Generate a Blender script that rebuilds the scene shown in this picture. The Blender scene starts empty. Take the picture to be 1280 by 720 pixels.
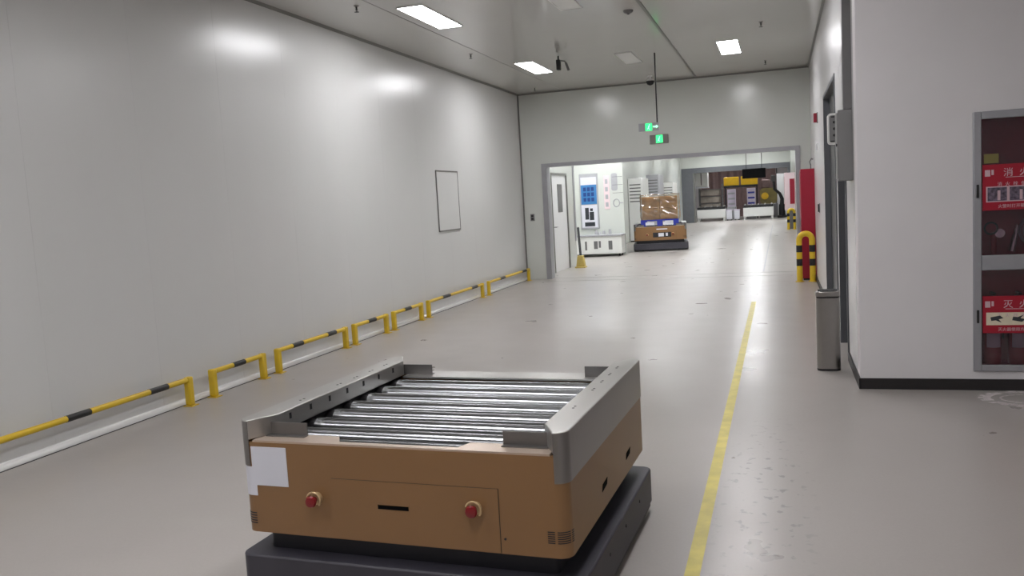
import bpy, bmesh, math, random
from mathutils import Vector, Matrix
random.seed(7)
S = bpy.context.scene
COL = S.collection
R = math.radians

# ------------------------------------------------------------------ camera, world, exposure
CAM_H = 1.65
F_PX, YAW, PITCH, ROLL = 1055.42, -0.31117, -0.0995, -0.05755
def camera():
    fwd = Vector((math.sin(YAW)*math.cos(PITCH), math.cos(YAW)*math.cos(PITCH), math.sin(PITCH)))
    right = Vector((math.cos(YAW), -math.sin(YAW), 0)); up = right.cross(fwd)
    r2 = math.cos(ROLL)*right + math.sin(ROLL)*up
    u2 = -math.sin(ROLL)*right + math.cos(ROLL)*up
    cd = bpy.data.cameras.new('camera'); cd.sensor_width = 36; cd.lens = F_PX/1280*36
    cd.clip_start = 0.05; cd.clip_end = 300
    co = bpy.data.objects.new('camera', cd); COL.objects.link(co)
    m = Matrix((r2, u2, -fwd)).transposed().to_4x4(); m.translation = (0, 0, CAM_H)
    co.matrix_world = m
    S.camera = co
camera()
W = bpy.data.worlds.new('world'); S.world = W; W.use_nodes = True
W.node_tree.nodes['Background'].inputs[0].default_value = (0.8, 0.85, 0.9, 1)
W.node_tree.nodes['Background'].inputs[1].default_value = 0.05
S.view_settings.view_transform = 'Standard'
try: S.view_settings.look = 'None'
except Exception: pass
S.view_settings.gamma = 1.0
S.view_settings.use_curve_mapping = False
S.view_settings.exposure = 1.3
S.cycles.use_denoising = True
LIGHT = 17.0        # radiance of the ceiling panel lights, front hall
LIGHT2 = 20.5       # corridor beyond the opening
LIGHT3 = 24.0        # workshop at the far end

# ------------------------------------------------------------------ room constants (metres)
XL, XR, YF, H, YP = -5.23, 0.586, 17.38, 3.93, 7.23
YB, XE = -7.0, 5.5           # back wall, far right wall of the bay beside the camera
Y2, Y3 = 48.2, 62.0          # far opening, end of the workshop

# ------------------------------------------------------------------ materials
def lin(c):
    return tuple(((v/255)/12.92 if v/255 <= .04045 else (((v/255)+.055)/1.055)**2.4) for v in c) + (1,)
def pm(name, rgb, rough=.5, metal=0., var=0., vscale=6., bump=0., bscale=40., coat=0., crough=.1,
       rvar=0., spec=.5, stretch=None, emis=None, estr=0.):
    m = bpy.data.materials.new(name); m.use_nodes = True
    nt = m.node_tree; b = nt.nodes['Principled BSDF']
    c = lin(rgb)
    b.inputs['Base Color'].default_value = c
    b.inputs['Roughness'].default_value = rough; b.inputs['Metallic'].default_value = metal
    b.inputs['Coat Weight'].default_value = coat; b.inputs['Coat Roughness'].default_value = crough
    b.inputs['Specular IOR Level'].default_value = spec
    if var or rvar or bump:
        tc = nt.nodes.new('ShaderNodeTexCoord'); mp = nt.nodes.new('ShaderNodeMapping')
        nt.links.new(tc.outputs['Object'], mp.inputs[0])
        if stretch: mp.inputs['Scale'].default_value = stretch
        n = nt.nodes.new('ShaderNodeTexNoise'); n.inputs['Scale'].default_value = vscale
        n.inputs['Detail'].default_value = 4
        nt.links.new(mp.outputs[0], n.inputs['Vector'])
        if var:
            r = nt.nodes.new('ShaderNodeValToRGB')
            r.color_ramp.elements[0].position = .3; r.color_ramp.elements[1].position = .7
            r.color_ramp.elements[0].color = tuple(v*(1-var) for v in c[:3])+(1,)
            r.color_ramp.elements[1].color = tuple(min(1, v*(1+var)) for v in c[:3])+(1,)
            nt.links.new(n.outputs[0], r.inputs[0]); nt.links.new(r.outputs[0], b.inputs['Base Color'])
        if rvar:
            mr = nt.nodes.new('ShaderNodeMapRange')
            mr.inputs['From Min'].default_value = .3; mr.inputs['From Max'].default_value = .7
            mr.inputs['To Min'].default_value = max(0, rough-rvar); mr.inputs['To Max'].default_value = rough+rvar
            nt.links.new(n.outputs[0], mr.inputs[0]); nt.links.new(mr.outputs[0], b.inputs['Roughness'])
        if bump:
            n2 = nt.nodes.new('ShaderNodeTexNoise'); n2.inputs['Scale'].default_value = bscale
            nt.links.new(mp.outputs[0], n2.inputs['Vector'])
            bp = nt.nodes.new('ShaderNodeBump'); bp.inputs['Strength'].default_value = bump
            bp.inputs['Distance'].default_value = .01
            nt.links.new(n2.outputs[0], bp.inputs['Height']); nt.links.new(bp.outputs[0], b.inputs['Normal'])
    if emis:
        b.inputs['Emission Color'].default_value = lin(emis); b.inputs['Emission Strength'].default_value = estr
    return m
def emitter(name, rgb, strength):
    return pm(name, rgb, .4, emis=rgb, estr=strength)
def glass_mat(name, tint=(235, 240, 240), refl_rough=.05, film=0.0):
    m = bpy.data.materials.new(name); m.use_nodes = True; nt = m.node_tree
    for n in list(nt.nodes): nt.nodes.remove(n)
    out = nt.nodes.new('ShaderNodeOutputMaterial'); mix = nt.nodes.new('ShaderNodeMixShader')
    tr = nt.nodes.new('ShaderNodeBsdfTransparent'); gl = nt.nodes.new('ShaderNodeBsdfGlossy')
    tr.inputs[0].default_value = lin(tint); gl.inputs['Roughness'].default_value = refl_rough
    fr = nt.nodes.new('ShaderNodeFresnel'); fr.inputs[0].default_value = 1.5
    ad = nt.nodes.new('ShaderNodeMath'); ad.operation = 'ADD'; ad.inputs[1].default_value = film; ad.use_clamp = True
    nt.links.new(fr.outputs[0], ad.inputs[0]); nt.links.new(ad.outputs[0], mix.inputs[0])
    nt.links.new(tr.outputs[0], mix.inputs[1]); nt.links.new(gl.outputs[0], mix.inputs[2])
    nt.links.new(mix.outputs[0], out.inputs[0])
    return m
def floor_mat():
    m = bpy.data.materials.new('grey_epoxy_floor'); m.use_nodes = True; nt = m.node_tree
    b = nt.nodes['Principled BSDF']; L = nt.links.new
    tc = nt.nodes.new('ShaderNodeTexCoord')
    def noise(scale, det, sx=1, sy=1, dist=0):
        mp = nt.nodes.new('ShaderNodeMapping'); mp.inputs['Scale'].default_value = (sx, sy, 1)
        L(tc.outputs['Object'], mp.inputs[0])
        n = nt.nodes.new('ShaderNodeTexNoise'); n.inputs['Scale'].default_value = scale
        n.inputs['Detail'].default_value = det; n.inputs['Distortion'].default_value = dist
        L(mp.outputs[0], n.inputs['Vector']); return n.outputs[0]
    def ramp(src, stops):
        r = nt.nodes.new('ShaderNodeValToRGB'); e = r.color_ramp.elements
        e[0].position, e[0].color = stops[0]; e[1].position, e[1].color = stops[-1]
        for p, c in stops[1:-1]:
            x = e.new(p); x.color = c
        L(src, r.inputs[0]); return r.outputs[0]
    def mul(a, c, fac=1.):
        x = nt.nodes.new('ShaderNodeMix'); x.data_type = 'RGBA'; x.blend_type = 'MULTIPLY'
        x.inputs[0].default_value = fac; L(a, x.inputs[6]); L(c, x.inputs[7]); return x.outputs[2]
    base = ramp(noise(.7, 3, 1, .5), [(.15, lin((164, 158, 153))), (.85, lin((176, 170, 165)))])
    g = lambda v: (v, v, v, 1)
    fine = ramp(noise(60, 3), [(.35, g(.97)), (.65, g(1.0))])
    scuff = ramp(noise(1.1, 3, 1, .6), [(.1, g(.95)), (.9, g(1))])
    chips = ramp(noise(16, 3), [(.60, g(1)), (.66, g(.62))])
    # a worn patch beside the yellow line
    sp = nt.nodes.new('ShaderNodeVectorMath'); sp.operation = 'SUBTRACT'; sp.inputs[1].default_value = (-.12, 4.6, 0)
    L(tc.outputs['Object'], sp.inputs[0])
    sc = nt.nodes.new('ShaderNodeVectorMath'); sc.operation = 'MULTIPLY'; sc.inputs[1].default_value = (3.4, .5, 1)
    L(sp.outputs[0], sc.inputs[0])
    ln_ = nt.nodes.new('ShaderNodeVectorMath'); ln_.operation = 'LENGTH'; L(sc.outputs[0], ln_.inputs[0])
    mask = ramp(ln_.outputs['Value'], [(.4, g(1)), (1., g(0))])
    c = mul(mul(base, fine), scuff)
    x = nt.nodes.new('ShaderNodeMix'); x.data_type = 'RGBA'; x.blend_type = 'MULTIPLY'
    L(mask, x.inputs[0]); L(c, x.inputs[6]); L(chips, x.inputs[7])
    L(x.outputs[2], b.inputs['Base Color'])
    rr = nt.nodes.new('ShaderNodeMapRange'); L(noise(2.2, 5), rr.inputs[0])
    rr.inputs['From Min'].default_value = .1; rr.inputs['From Max'].default_value = .9
    rr.inputs['To Min'].default_value = .25; rr.inputs['To Max'].default_value = .34
    L(rr.outputs[0], b.inputs['Roughness'])
    bp = nt.nodes.new('ShaderNodeBump'); bp.inputs['Strength'].default_value = .02; bp.inputs['Distance'].default_value = .02
    L(noise(7, 2), bp.inputs['Height']); L(bp.outputs[0], b.inputs['Normal'])
    b.inputs['Specular IOR Level'].default_value = .5
    return m

M = {}
M['floor'] = floor_mat()
M['panel'] = pm('white_steel_panel', (208, 208, 206), .28, var=.012, vscale=1.5, bump=.004, bscale=2., stretch=(1, 1, .2), spec=.75)
M['backing'] = pm('panel_joint', (150, 150, 148), .6, var=.02)
M['wall'] = pm('white_wall', (205, 208, 202), .2, var=.015, vscale=2, bump=.01, bscale=5)
M['wallmatt'] = pm('painted_wall', (220, 217, 218), .5, var=.02, vscale=2.5)
M['wallr'] = pm('glossy_side_wall', (214, 213, 213), .26, var=.01, vscale=2.)
M['ceil'] = pm('ceiling_panel', (196, 195, 190), .12, var=.012, vscale=1.2, bump=.008, bscale=2.)
M['trim'] = pm('grey_aluminium_trim', (118, 117, 113), .45, .3, var=.03)
M['frame'] = pm('grey_steel_frame', (160, 160, 164), .4, .4, var=.04)
M['dframe'] = pm('dark_grey_frame', (95, 97, 101), .45, .2, var=.05)
M['door_dark'] = pm('dark_grey_door', (58, 57, 60), .4, .1, var=.04)
M['door_white'] = pm('white_door', (222, 222, 222), .35, var=.01)
M['cove'] = pm('white_cove', (236, 236, 234), .14, var=.01, coat=.5)
M['black'] = pm('black_rubber', (24, 22, 24), .5, var=.1)
M['blackpl'] = pm('black_plastic', (16, 16, 18), .55, var=.1)
M['baseb'] = pm('black_baseboard', (30, 26, 27), .5, var=.1)
M['yellow'] = pm('yellow_paint', (214, 180, 40), .4, var=.06, vscale=12)
M['yline'] = pm('yellow_floor_paint', (206, 190, 78), .4, var=.14, vscale=9)
M['steel'] = pm('brushed_stainless', (140, 137, 136), .28, 1., var=.01, vscale=20)
M['steelbin'] = pm('bin_stainless', (158, 155, 152), .28, 1., var=.02, vscale=20)
M['steelp'] = pm('pressed_stainless', (188, 186, 182), .34, .9, var=.04, vscale=4, rvar=.05)
M['zinc'] = pm('zinc_roller', (138, 140, 142), .22, 1., var=.02, vscale=30, stretch=(.05, 1, 1))
_nt = M['zinc'].node_tree; _b = _nt.nodes['Principled BSDF']     # turned rollers: brushed round their axis
_b.inputs['Anisotropic'].default_value = .92; _b.inputs['Anisotropic Rotation'].default_value = .25
_tg = _nt.nodes.new('ShaderNodeTangent'); _tg.direction_type = 'RADIAL'; _tg.axis = 'X'
_nt.links.new(_tg.outputs[0], _b.inputs['Tangent'])
M['brown'] = pm('bronze_brown_paint', (135, 101, 67), .36, .0, var=.03, vscale=3, spec=.4)
M['lip'] = pm('brushed_lip', (198, 180, 165), .35, .55, var=.04)
M['slate'] = pm('slate_bumper', (58, 56, 64), .5, var=.06, bump=.05, bscale=120)
M['plinth'] = pm('dark_plinth', (30, 29, 36), .5, var=.1)
M['dark'] = pm('dark_interior', (34, 34, 36), .6, var=.1)
M['red'] = pm('red_button', (122, 24, 28), .3, var=.05)
M['brass'] = pm('cream_ring', (200, 172, 130), .35, .3, var=.05)
M['paper'] = pm('white_paper', (214, 214, 222), .7, var=.02)
M['redcab'] = pm('red_cabinet', (150, 14, 44), .35, var=.04)
M['reddark'] = pm('dark_red_lining', (150, 22, 50), .5, var=.08)
M['label_red'] = pm('red_label', (164, 8, 40), .5, var=.03)
M['white'] = pm('white_plastic', (225, 225, 222), .4, var=.01)
M['ink'] = pm('white_ink', (206, 176, 184), .6)
M['photo_dark'] = pm('printed_picture', (96, 84, 100), .6, var=.7, vscale=45)
M['photo_light'] = pm('printed_drawing', (226, 214, 190), .6, var=.05, vscale=30)
M['greybox'] = pm('grey_enclosure', (122, 121, 121), .45, var=.03)
M['greydk'] = pm('dark_grey_duct', (108, 107, 107), .5, var=.03)
M['green'] = emitter('green_sign_light', (50, 225, 120), .75)
M['greenw'] = emitter('green_sign_pictogram', (170, 255, 210), .6)
M['signgrey'] = pm('sign_housing', (128, 124, 120), .4, .3, var=.05)
M['lamp'] = emitter('lamp_diffuser', (253, 252, 255), LIGHT)
M['lamp2'] = emitter('corridor_lamp_diffuser', (250, 252, 255), LIGHT2)
M['lamp3'] = emitter('workshop_lamp_diffuser', (250, 252, 255), LIGHT3)
M['lamp_off'] = pm('unlit_diffuser', (226, 226, 222), .35, var=.01)
M['glass'] = glass_mat('cabinet_glass', (232, 222, 228), .06, .01)
M['film'] = glass_mat('stretch_film', (246, 242, 234), .2, .1)
M['brownbox'] = pm('brown_carton', (196, 154, 100), .6, var=.25, vscale=4)
M['blue'] = pm('blue_plastic', (42, 52, 150), .4, var=.1)
M['blueprint'] = pm('blue_print', (58, 120, 176), .45, var=.08)
M['bluedk'] = pm('dark_blue_print', (22, 60, 124), .45, var=.1)
M['greyprint'] = pm('grey_print', (168, 168, 172), .5, var=.05)
M['pinkprint'] = pm('pale_pink_print', (226, 204, 208), .5, var=.04)
M['darkprint'] = pm('dark_print', (40, 44, 50), .5, var=.2, vscale=30)
M['ypale'] = pm('faded_yellow', (190, 168, 92), .5, var=.1)
M['ymach'] = pm('yellow_machine', (222, 178, 20), .4, var=.06)
M['olive'] = pm('olive_machine', (124, 112, 62), .5, var=.2, vscale=3)
M['lilac'] = pm('pale_lilac_column', (206, 196, 212), .5, var=.06)
M['mesh'] = pm('grey_brown_goods', (168, 158, 146), .6, var=.25, vscale=2.5)
M['brownwall'] = pm('brown_curtain', (112, 92, 90), .7, var=.1)
M['sticker'] = pm('worn_white_sticker', (216, 208, 208), .5, var=.14, vscale=30)
M['guide'] = pm('dull_steel_plate', (128, 125, 123), .42, .85, var=.03)
M['slot'] = pm('black_slot', (8, 8, 9), .9, spec=.1)
M['chrome'] = pm('chrome', (210, 210, 210), .12, 1.)

# ------------------------------------------------------------------ mesh builder
class MB:
    def __init__(s): s.v = []; s.f = []
    def _add(s, vs, fs):
        o = len(s.v); s.v += [tuple(v) for v in vs]; s.f += [tuple(i+o for i in f) for f in fs]; return s
    def box(s, x0, x1, y0, y1, z0, z1):
        vs = [(x, y, z) for z in (z0, z1) for y in (y0, y1) for x in (x0, x1)]
        return s._add(vs, [(0, 2, 3, 1), (4, 5, 7, 6), (0, 1, 5, 4), (2, 6, 7, 3), (0, 4, 6, 2), (1, 3, 7, 5)])
    def prism(s, poly, a, b, axis='z'):
        n = len(poly)
        def P(p, h):
            return {'z': (p[0], p[1], h), 'y': (p[0], h, p[1]), 'x': (h, p[0], p[1])}[axis]
        vs = [P(p, a) for p in poly] + [P(p, b) for p in poly]
        fs = [tuple(range(n-1, -1, -1)), tuple(range(n, 2*n))] + [(i, (i+1) % n, n+(i+1) % n, n+i) for i in range(n)]
        return s._add(vs, fs)
    def tube(s, path, r, n=12, closed=False):
        path = [Vector(p) for p in path]; k = len(path); rings = []
        ref = None
        for i, p in enumerate(path):
            if closed: t = path[(i+1) % k]-path[i-1]
            else: t = path[min(i+1, k-1)]-path[max(i-1, 0)]
            t.normalize()
            if ref is None:
                ref = Vector((0, 0, 1)) if abs(t.z) < .9 else Vector((1, 0, 0))
            a = t.cross(ref).normalized(); ref = a.cross(t).normalized()
            rr = r[i] if isinstance(r, (list, tuple)) else r
            rings.append([p + rr*(math.cos(2*math.pi*j/n)*a + math.sin(2*math.pi*j/n)*ref) for j in range(n)])
        vs = [v for ring in rings for v in ring]; fs = []
        for i in range(k if closed else k-1):
            i2 = (i+1) % k
            for j in range(n):
                j2 = (j+1) % n
                fs.append((i*n+j, i*n+j2, i2*n+j2, i2*n+j))
        if not closed:
            fs.append(tuple(range(n-1, -1, -1))); fs.append(tuple((k-1)*n+j for j in range(n)))
        return s._add(vs, fs)
    def lathe(s, prof, n=24, c=(0, 0, 0)):
        vs = [(c[0]+r*math.cos(2*math.pi*j/n), c[1]+r*math.sin(2*math.pi*j/n), c[2]+z) for r, z in prof for j in range(n)]
        fs = [(i*n+j, i*n+(j+1) % n, (i+1)*n+(j+1) % n, (i+1)*n+j) for i in range(len(prof)-1) for j in range(n)]
        fs.append(tuple(range(n-1, -1, -1))); fs.append(tuple((len(prof)-1)*n+j for j in range(n)))
        return s._add(vs, fs)
    def ribbon(s, path, z0, z1, off=0., th=.003):
        """upright strip following a plan path, thickness th outward (to the right of travel)"""
        pts = [Vector((p[0], p[1])) for p in path]; k = len(pts); a = []; b = []
        for i, p in enumerate(pts):
            t = (pts[min(i+1, k-1)]-pts[max(i-1, 0)]).normalized(); nrm = Vector((t.y, -t.x))
            a.append(p+nrm*off); b.append(p+nrm*(off+th))
        return s.prism([tuple(q) for q in a]+[tuple(q) for q in reversed(b)], z0, z1)
    def build(s, name, mat, parent=None, bevel=0., ang=35, loc=(0, 0, 0), segs=2):
        me = bpy.data.meshes.new(name); me.from_pydata(s.v, [], s.f); me.update()
        bm = bmesh.new(); bm.from_mesh(me); bmesh.ops.recalc_face_normals(bm, faces=bm.faces); bm.to_mesh(me); bm.free()
        for p in me.polygons: p.use_smooth = True
        try: me.set_sharp_from_angle(angle=R(ang))
        except Exception: pass
        me.materials.append(M[mat] if isinstance(mat, str) else mat)
        o = bpy.data.objects.new(name, me); COL.objects.link(o); o.location = loc
        if parent: o.parent = parent
        if bevel:
            md = o.modifiers.new('bevel', 'BEVEL'); md.width = bevel; md.segments = segs; md.limit_method = 'ANGLE'
            md.angle_limit = R(40)
        return o
def tag(o, label=None, cat=None, group=None, kind=None):
    if label: o['label'] = label
    if cat: o['category'] = cat
    if group: o['group'] = group
    if kind: o['kind'] = kind
    return o
def empty(name, loc, label=None, cat=None, group=None, rz=0., kind=None):
    o = bpy.data.objects.new(name, None); COL.objects.link(o); o.location = loc; o.rotation_euler = (0, 0, rz)
    o.empty_display_size = .1
    return tag(o, label, cat, group, kind)
def struct(o): return tag(o, kind='structure')
def copy_tree(o, parent=None):
    c = o.copy(); COL.objects.link(c); c.parent = parent
    for ch in list(o.children): copy_tree(ch, c)
    return c
def arc(cx, cy, r, a0, a1, n=6):
    return [(cx+r*math.cos(R(a0+(a1-a0)*i/n)), cy+r*math.sin(R(a0+(a1-a0)*i/n))) for i in range(n+1)]
def rrect(x0, x1, y0, y1, r, n=6):
    return arc(x1-r, y0+r, r, -90, 0, n)+arc(x1-r, y1-r, r, 0, 90, n)+arc(x0+r, y1-r, r, 90, 180, n)+arc(x0+r, y0+r, r, 180, 270, n)
def text(name, body, size, loc, rot, mat, parent=None, align='LEFT', sx=1.):
    cu = bpy.data.curves.new(name, 'FONT'); cu.body = body; cu.size = size; cu.align_x = align; cu.extrude = .0006
    cu.resolution_u = 2
    t = bpy.data.objects.new(name+'_curve', cu); COL.objects.link(t)
    dg = bpy.context.evaluated_depsgraph_get()
    me = bpy.data.meshes.new_from_object(t.evaluated_get(dg))
    bpy.data.objects.remove(t); bpy.data.curves.remove(cu)
    me.materials.clear(); me.materials.append(M[mat])
    o = bpy.data.objects.new(name, me); COL.objects.link(o); o.location = loc; o.rotation_euler = rot; o.scale = (sx, 1, 1)
    if parent: o.parent = parent
    return o

# ------------------------------------------------------------------ the shell
struct(MB().box(-8, XE+.2, YB-.2, Y3+.2, -.15, 0).build('floor', 'floor'))
ce = struct(MB().box(-8, XE+.2, YB-.2, Y3+.2, H+.02, H+.15).build('ceiling', 'backing'))
xs = [-7.9, -4.25, -1.53, XE+.1]
for i in range(3):
    MB().box(xs[i]+.004, xs[i+1]-.004, YB, YF+.05, H, H+.03).build('ceiling_panel', 'ceil', ce)
MB().box(-7.9, XE+.1, YF+.06, Y3, H, H+.03).build('ceiling_panel', 'ceil', ce)
# left wall of sandwich panels
wl = struct(MB().box(XL-.2, XL-.02, YB, YF+.1, 0, H).build('wall_left', 'backing'))
pw = 1.18; y = 4.855-11*pw
while y < YF:
    a, b = max(y, YB)+.0004, min(y+pw, YF)-.0004
    if b-a > .05: MB().box(XL-.02, XL, a, b, 0, H).build('wall_panel', 'panel', wl)
    y += pw
# quarter-round cove at its foot and dark cover strip at its head
cv = [(XL, 0), (XL+.033, 0)]+[(XL+.038*math.cos(R(a)), .004+.046*math.sin(R(a))) for a in range(0, 91, 10)]
cvo = struct(MB().prism(cv, YB, YF, 'y').build('baseboard_left', 'cove'))
MB().box(XL+.033, XL+.047, YB, YF, 0, .003).build('sealant', 'dark', cvo)
struct(MB().prism([(XL, H), (XL, H-.03), (XL+.03, H)], YB, YF, 'y').build('trim_1', 'trim'))
struct(MB().prism([(XR, H), (XR, H-.03), (XR-.03, H)], YP, YF, 'y').build('trim_2', 'trim'))
struct(MB().prism([(YF, H), (YF, H-.03), (YF-.03, H)], XL, XR, 'x').build('trim_3', 'trim'))
struct(MB().box(XL, XL+.025, YF-.025, YF, 0, H).build('trim_4', 'trim'))
struct(MB().box(-1.55, -1.51, YB, YF, H-.006, H+.001).build('trim_5', 'trim'))
struct(MB().box(-4.256, -4.244, YB, YF, H-.002, H+.001).build('trim_6', 'trim'))
# wall with the large opening
OX0, OX1, OZ = -4.78, .394, 2.445
wf = MB().box(-5.5, OX0+.02, YF, YF+.2, 0, H).box(OX1-.02, XR+.3, YF, YF+.2, 0, H).box(OX0+.02, OX1-.02, YF, YF+.2, OZ-.02, H)
struct(wf.build('wall_far', 'wall'))
tf = struct(MB().box(OX0, OX0+.11, YF-.03, YF+.23, 0, OZ).build('trim_7', 'frame'))
struct(MB().box(OX1-.09, OX1, YF-.03, YF+.23, 0, OZ).build('trim_8', 'frame'))
struct(MB().box(OX0+.11, OX1-.09, YF-.03, YF+.23, OZ-.075, OZ).build('trim_9', 'frame'))
# floor rails of the opening
for yy in (16.82, 17.5):
    tag(MB().box(OX0+.1, OX1-.1, yy, yy+.05, .0, .004).build('floor_track', 'steelp'),
        'nearer steel strip set in the floor across the opening' if yy < 17 else 'farther steel strip set in the floor across the opening',
        'floor track', 'steel floor strips at the opening')
# right wall with two doorways
D1 = (9.78, 12.1, 2.83); D2 = (8.36, 9.42, 1.86)
wr = MB()
t = XR+.3
wr.box(XR, t, YP+.25, D2[0], 0, H).box(XR, t, D2[0], D2[1], D2[2], H).box(XR, t, D2[1], D1[0], 0, H)
wr.box(XR, t, D1[0], D1[1], D1[2], H).box(XR, t, D1[1], YF, 0, H)
struct(wr.build('wall_right', 'wallr'))
def door(idx, d, recess):
    w = MB().box(XR+recess, XR+recess+.05, d[0]+.05, d[1]-.05, .005, d[2]-.05)
    o = struct(w.build('door_%d' % idx, 'door_dark'))
    f = MB().box(XR-.012, XR+.2, d[0], d[0]+.05, 0, d[2]).box(XR-.012, XR+.2, d[1]-.05, d[1], 0, d[2]).box(XR-.012, XR+.2, d[0]+.05, d[1]-.05, d[2]-.05, d[2])
    f.build('door_frame', 'dframe', o)
    MB().tube([(XR+recess, d[0]+.15, 1.0), (XR+recess-.045, d[0]+.15, 1.0), (XR+recess-.045, d[0]+.28, 1.0)], .01, 8).build('door_handle', 'steel', o)
    return o
door(1, D1, .06); door(2, D2, .06)
# bay wall facing the camera, right of the corridor mouth; recess left for the fire cabinet
CX0, CX1, CZ0, CZ1 = 1.40, 2.42, .15, 2.135
wn = MB().box(XR, CX0+.02, YP, YP+.25, 0, H).box(CX1-.02, XE, YP, YP+.25, 0, H)
wn.box(CX0+.02, CX1-.02, YP, YP+.25, CZ1-.02, H).box(CX0+.02, CX1-.02, YP, YP+.25, 0, CZ0+.02)
struct(wn.build('wall_right_bay', 'wallmatt'))
struct(MB().box(XR-.008, XE, YP-.012, YP, 0, .088).build('baseboard_bay', 'baseb'))
struct(MB().box(XR-.012, XR, YP-.012, D2[0], 0, .088).box(XR-.012, XR, D2[1], D1[0], 0, .088).box(XR-.012, XR, D1[1], YF, 0, .088).build('baseboard_right', 'baseb'))
struct(MB().box(XE, XE+.2, YB, YP, 0, H).build('wall_east', 'wallmatt'))
struct(MB().box(XL, XE, YB-.2, YB, 0, H).build('wall_back', 'wallmatt'))

# ---- corridor beyond the opening
VX, VY = -4.95, 20.95
struct(MB().box(VX-.25, VX, YF+.2, 18.72, 0, H).box(VX-.25, VX, 20.22, VY, 0, H).box(VX-.25, VX, 18.72, 20.22, 2.3, H)
       .box(-7.2, VX-.25, VY-.2, VY, 0, H).build('wall_vestibule', 'wall'))
dr = struct(MB().box(VX-.07, VX-.02, 18.77, 20.17, .005, 2.25).build('door_3', 'door_white'))
MB().box(VX-.06, VX+.01, 18.72, 18.77, 0, 2.3).box(VX-.06, VX+.01, 20.17, 20.22, 0, 2.3).box(VX-.06, VX+.01, 18.77, 20.17, 2.25, 2.3).build('door_frame', 'trim', dr)
MB().box(VX-.02, VX-.012, 19.36, 19.72, 1.4, 2.02).build('door_window', 'greydk', dr)
MB().box(VX-.022, VX-.008, 19.34, 19.36, 1.38, 2.04).box(VX-.022, VX-.008, 19.72, 19.74, 1.38, 2.04).box(VX-.022, VX-.008, 19.36, 19.72, 1.38, 1.4).box(VX-.022, VX-.008, 19.36, 19.72, 2.02, 2.04).build('window_frame', 'trim', dr)
MB().tube([(VX-.02, 18.9, 1.05), (VX+.03, 18.9, 1.05), (VX+.03, 19.03, 1.05)], .011, 8).build('door_handle', 'steel', dr)
struct(MB().box(VX-.02, VX+.02, VY-.12, VY+.012, .62, H-.01).build('trim_10', 'frame'))
struct(MB().box(-7.2, -7.0, VY, Y2, 0, H).build('wall_corridor_left', 'wall'))
PY, PX = 24.2, -4.27
struct(MB().box(-7.0, PX, PY, PY+.12, 0, H).build('wall_partition', 'wall'))
struct(MB().box(-5.45, -5.25, 29.5, Y2, 0, H).box(-7.0, -5.45, 29.5, 29.7, 0, H).build('wall_corridor_recess', 'wall'))
struct(MB().box(XR, XR+.3, YF+.2, Y2, 0, H).build('wall_corridor_right', 'wall'))
FX0, FX1, FZ = -5.2, .56, 3.0
struct(MB().box(-7, FX0, Y2, Y2+.3, 0, H).box(FX1, 4, Y2, Y2+.3, 0, H).box(FX0, FX1, Y2, Y2+.3, FZ, H).build('wall_corridor_end', 'wall'))
struct(MB().box(FX0, FX0+.62, Y2-.05, Y2+.35, 0, FZ).build('trim_11', 'dframe'))
struct(MB().box(FX1-.14, FX1, Y2-.05, Y2+.35, 0, FZ).build('trim_12', 'dframe'))
struct(MB().box(FX0, FX1, Y2-.06, Y2+.36, FZ-.26, FZ+.02).build('trim_13', 'dframe'))
struct(MB().box(FX0+.62, FX0+.72, Y2+.05, Y2+.25, 0, FZ-.26).build('trim_14', 'trim'))
struct(MB().box(-8, 4, Y3, Y3+.2, 0, H).box(-8, -7.8, Y2+.3, Y3, 0, H).box(3.8, 4, Y2+.3, Y3, 0, H).build('wall_workshop', 'wallmatt'))

# ------------------------------------------------------------------ ceiling lights
def lamp(x, y, label, group, mat='lamp', ln=1.27, wd=.3):
    e = empty('ceiling_light', (x, y, H), label, 'ceiling light', group)
    hw, hl = wd/2, ln/2; f = .012
    MB().box(-hw-f, -hw, -hl-f, hl+f, -.012, 0).box(hw, hw+f, -hl-f, hl+f, -.012, 0).box(-hw, hw, -hl-f, -hl, -.012, 0).box(-hw, hw, hl, hl+f, -.012, 0).build('frame', 'white', e)
    MB().box(-hw, hw, -hl, hl, -.009, -.001).build('diffuser', mat, e)
    return e
GL = 'panel lights in the hall ceiling'
lamp(-3.93, 9.67, 'lit panel light nearest the top edge, left row above the glossy wall', GL)
lamp(-3.93, 14.15, 'lit panel light in the left row, near the ceiling camera bracket', GL)
lamp(-.71, 14.2, 'lit panel light on the right of the green sign', GL)
lamp(-2.32, 14.2, 'unlit panel light between the two lit rows, left of the hanging sign', GL, 'lamp_off', 1.1, .24)
lamp(-2.32, 9.6, 'unlit panel light at the top edge of the view', GL, 'lamp_off', 1.1, .24)
for x, y, lb in [(-.71, 9.67, 'lit panel light of the right row just above the view'),
                 (-.71, 5.15, 'lit panel light of the right row above the yellow floor line'),
                 (-3.93, .6, 'lit panel light of the left row behind the viewer'),
                 (-.71, .6, 'lit panel light of the right row above the viewer'),
                 (-2.4, 3.0, 'added fill panel light, unseen, above the roller vehicle'),  # unseen fill, added to brighten the left floor, left wall and bay
                 (2.2, -3., 'added fill panel light behind the viewer, over the bay'),  # unseen fill, added to light the bay wall from the front
                 (4.0, -3., 'added fill panel light behind the viewer, nearest the east wall')]:  # second added fill for the bay wall, out of view
    lamp(x, y, lb, GL)
for y in range(0, 6):
    for x in (-3.6, -1.0):
        lamp(x, 19.3+y*5.0, 'lit panel light on the corridor ceiling beyond the opening', 'panel lights in the corridor beyond', 'lamp2')
lamp(-5.3, 22.3, 'added fill panel light on the corridor ceiling over the white bench', 'panel lights in the corridor beyond', 'lamp2')  # unseen fill, added to whiten the partition behind the bench
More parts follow.
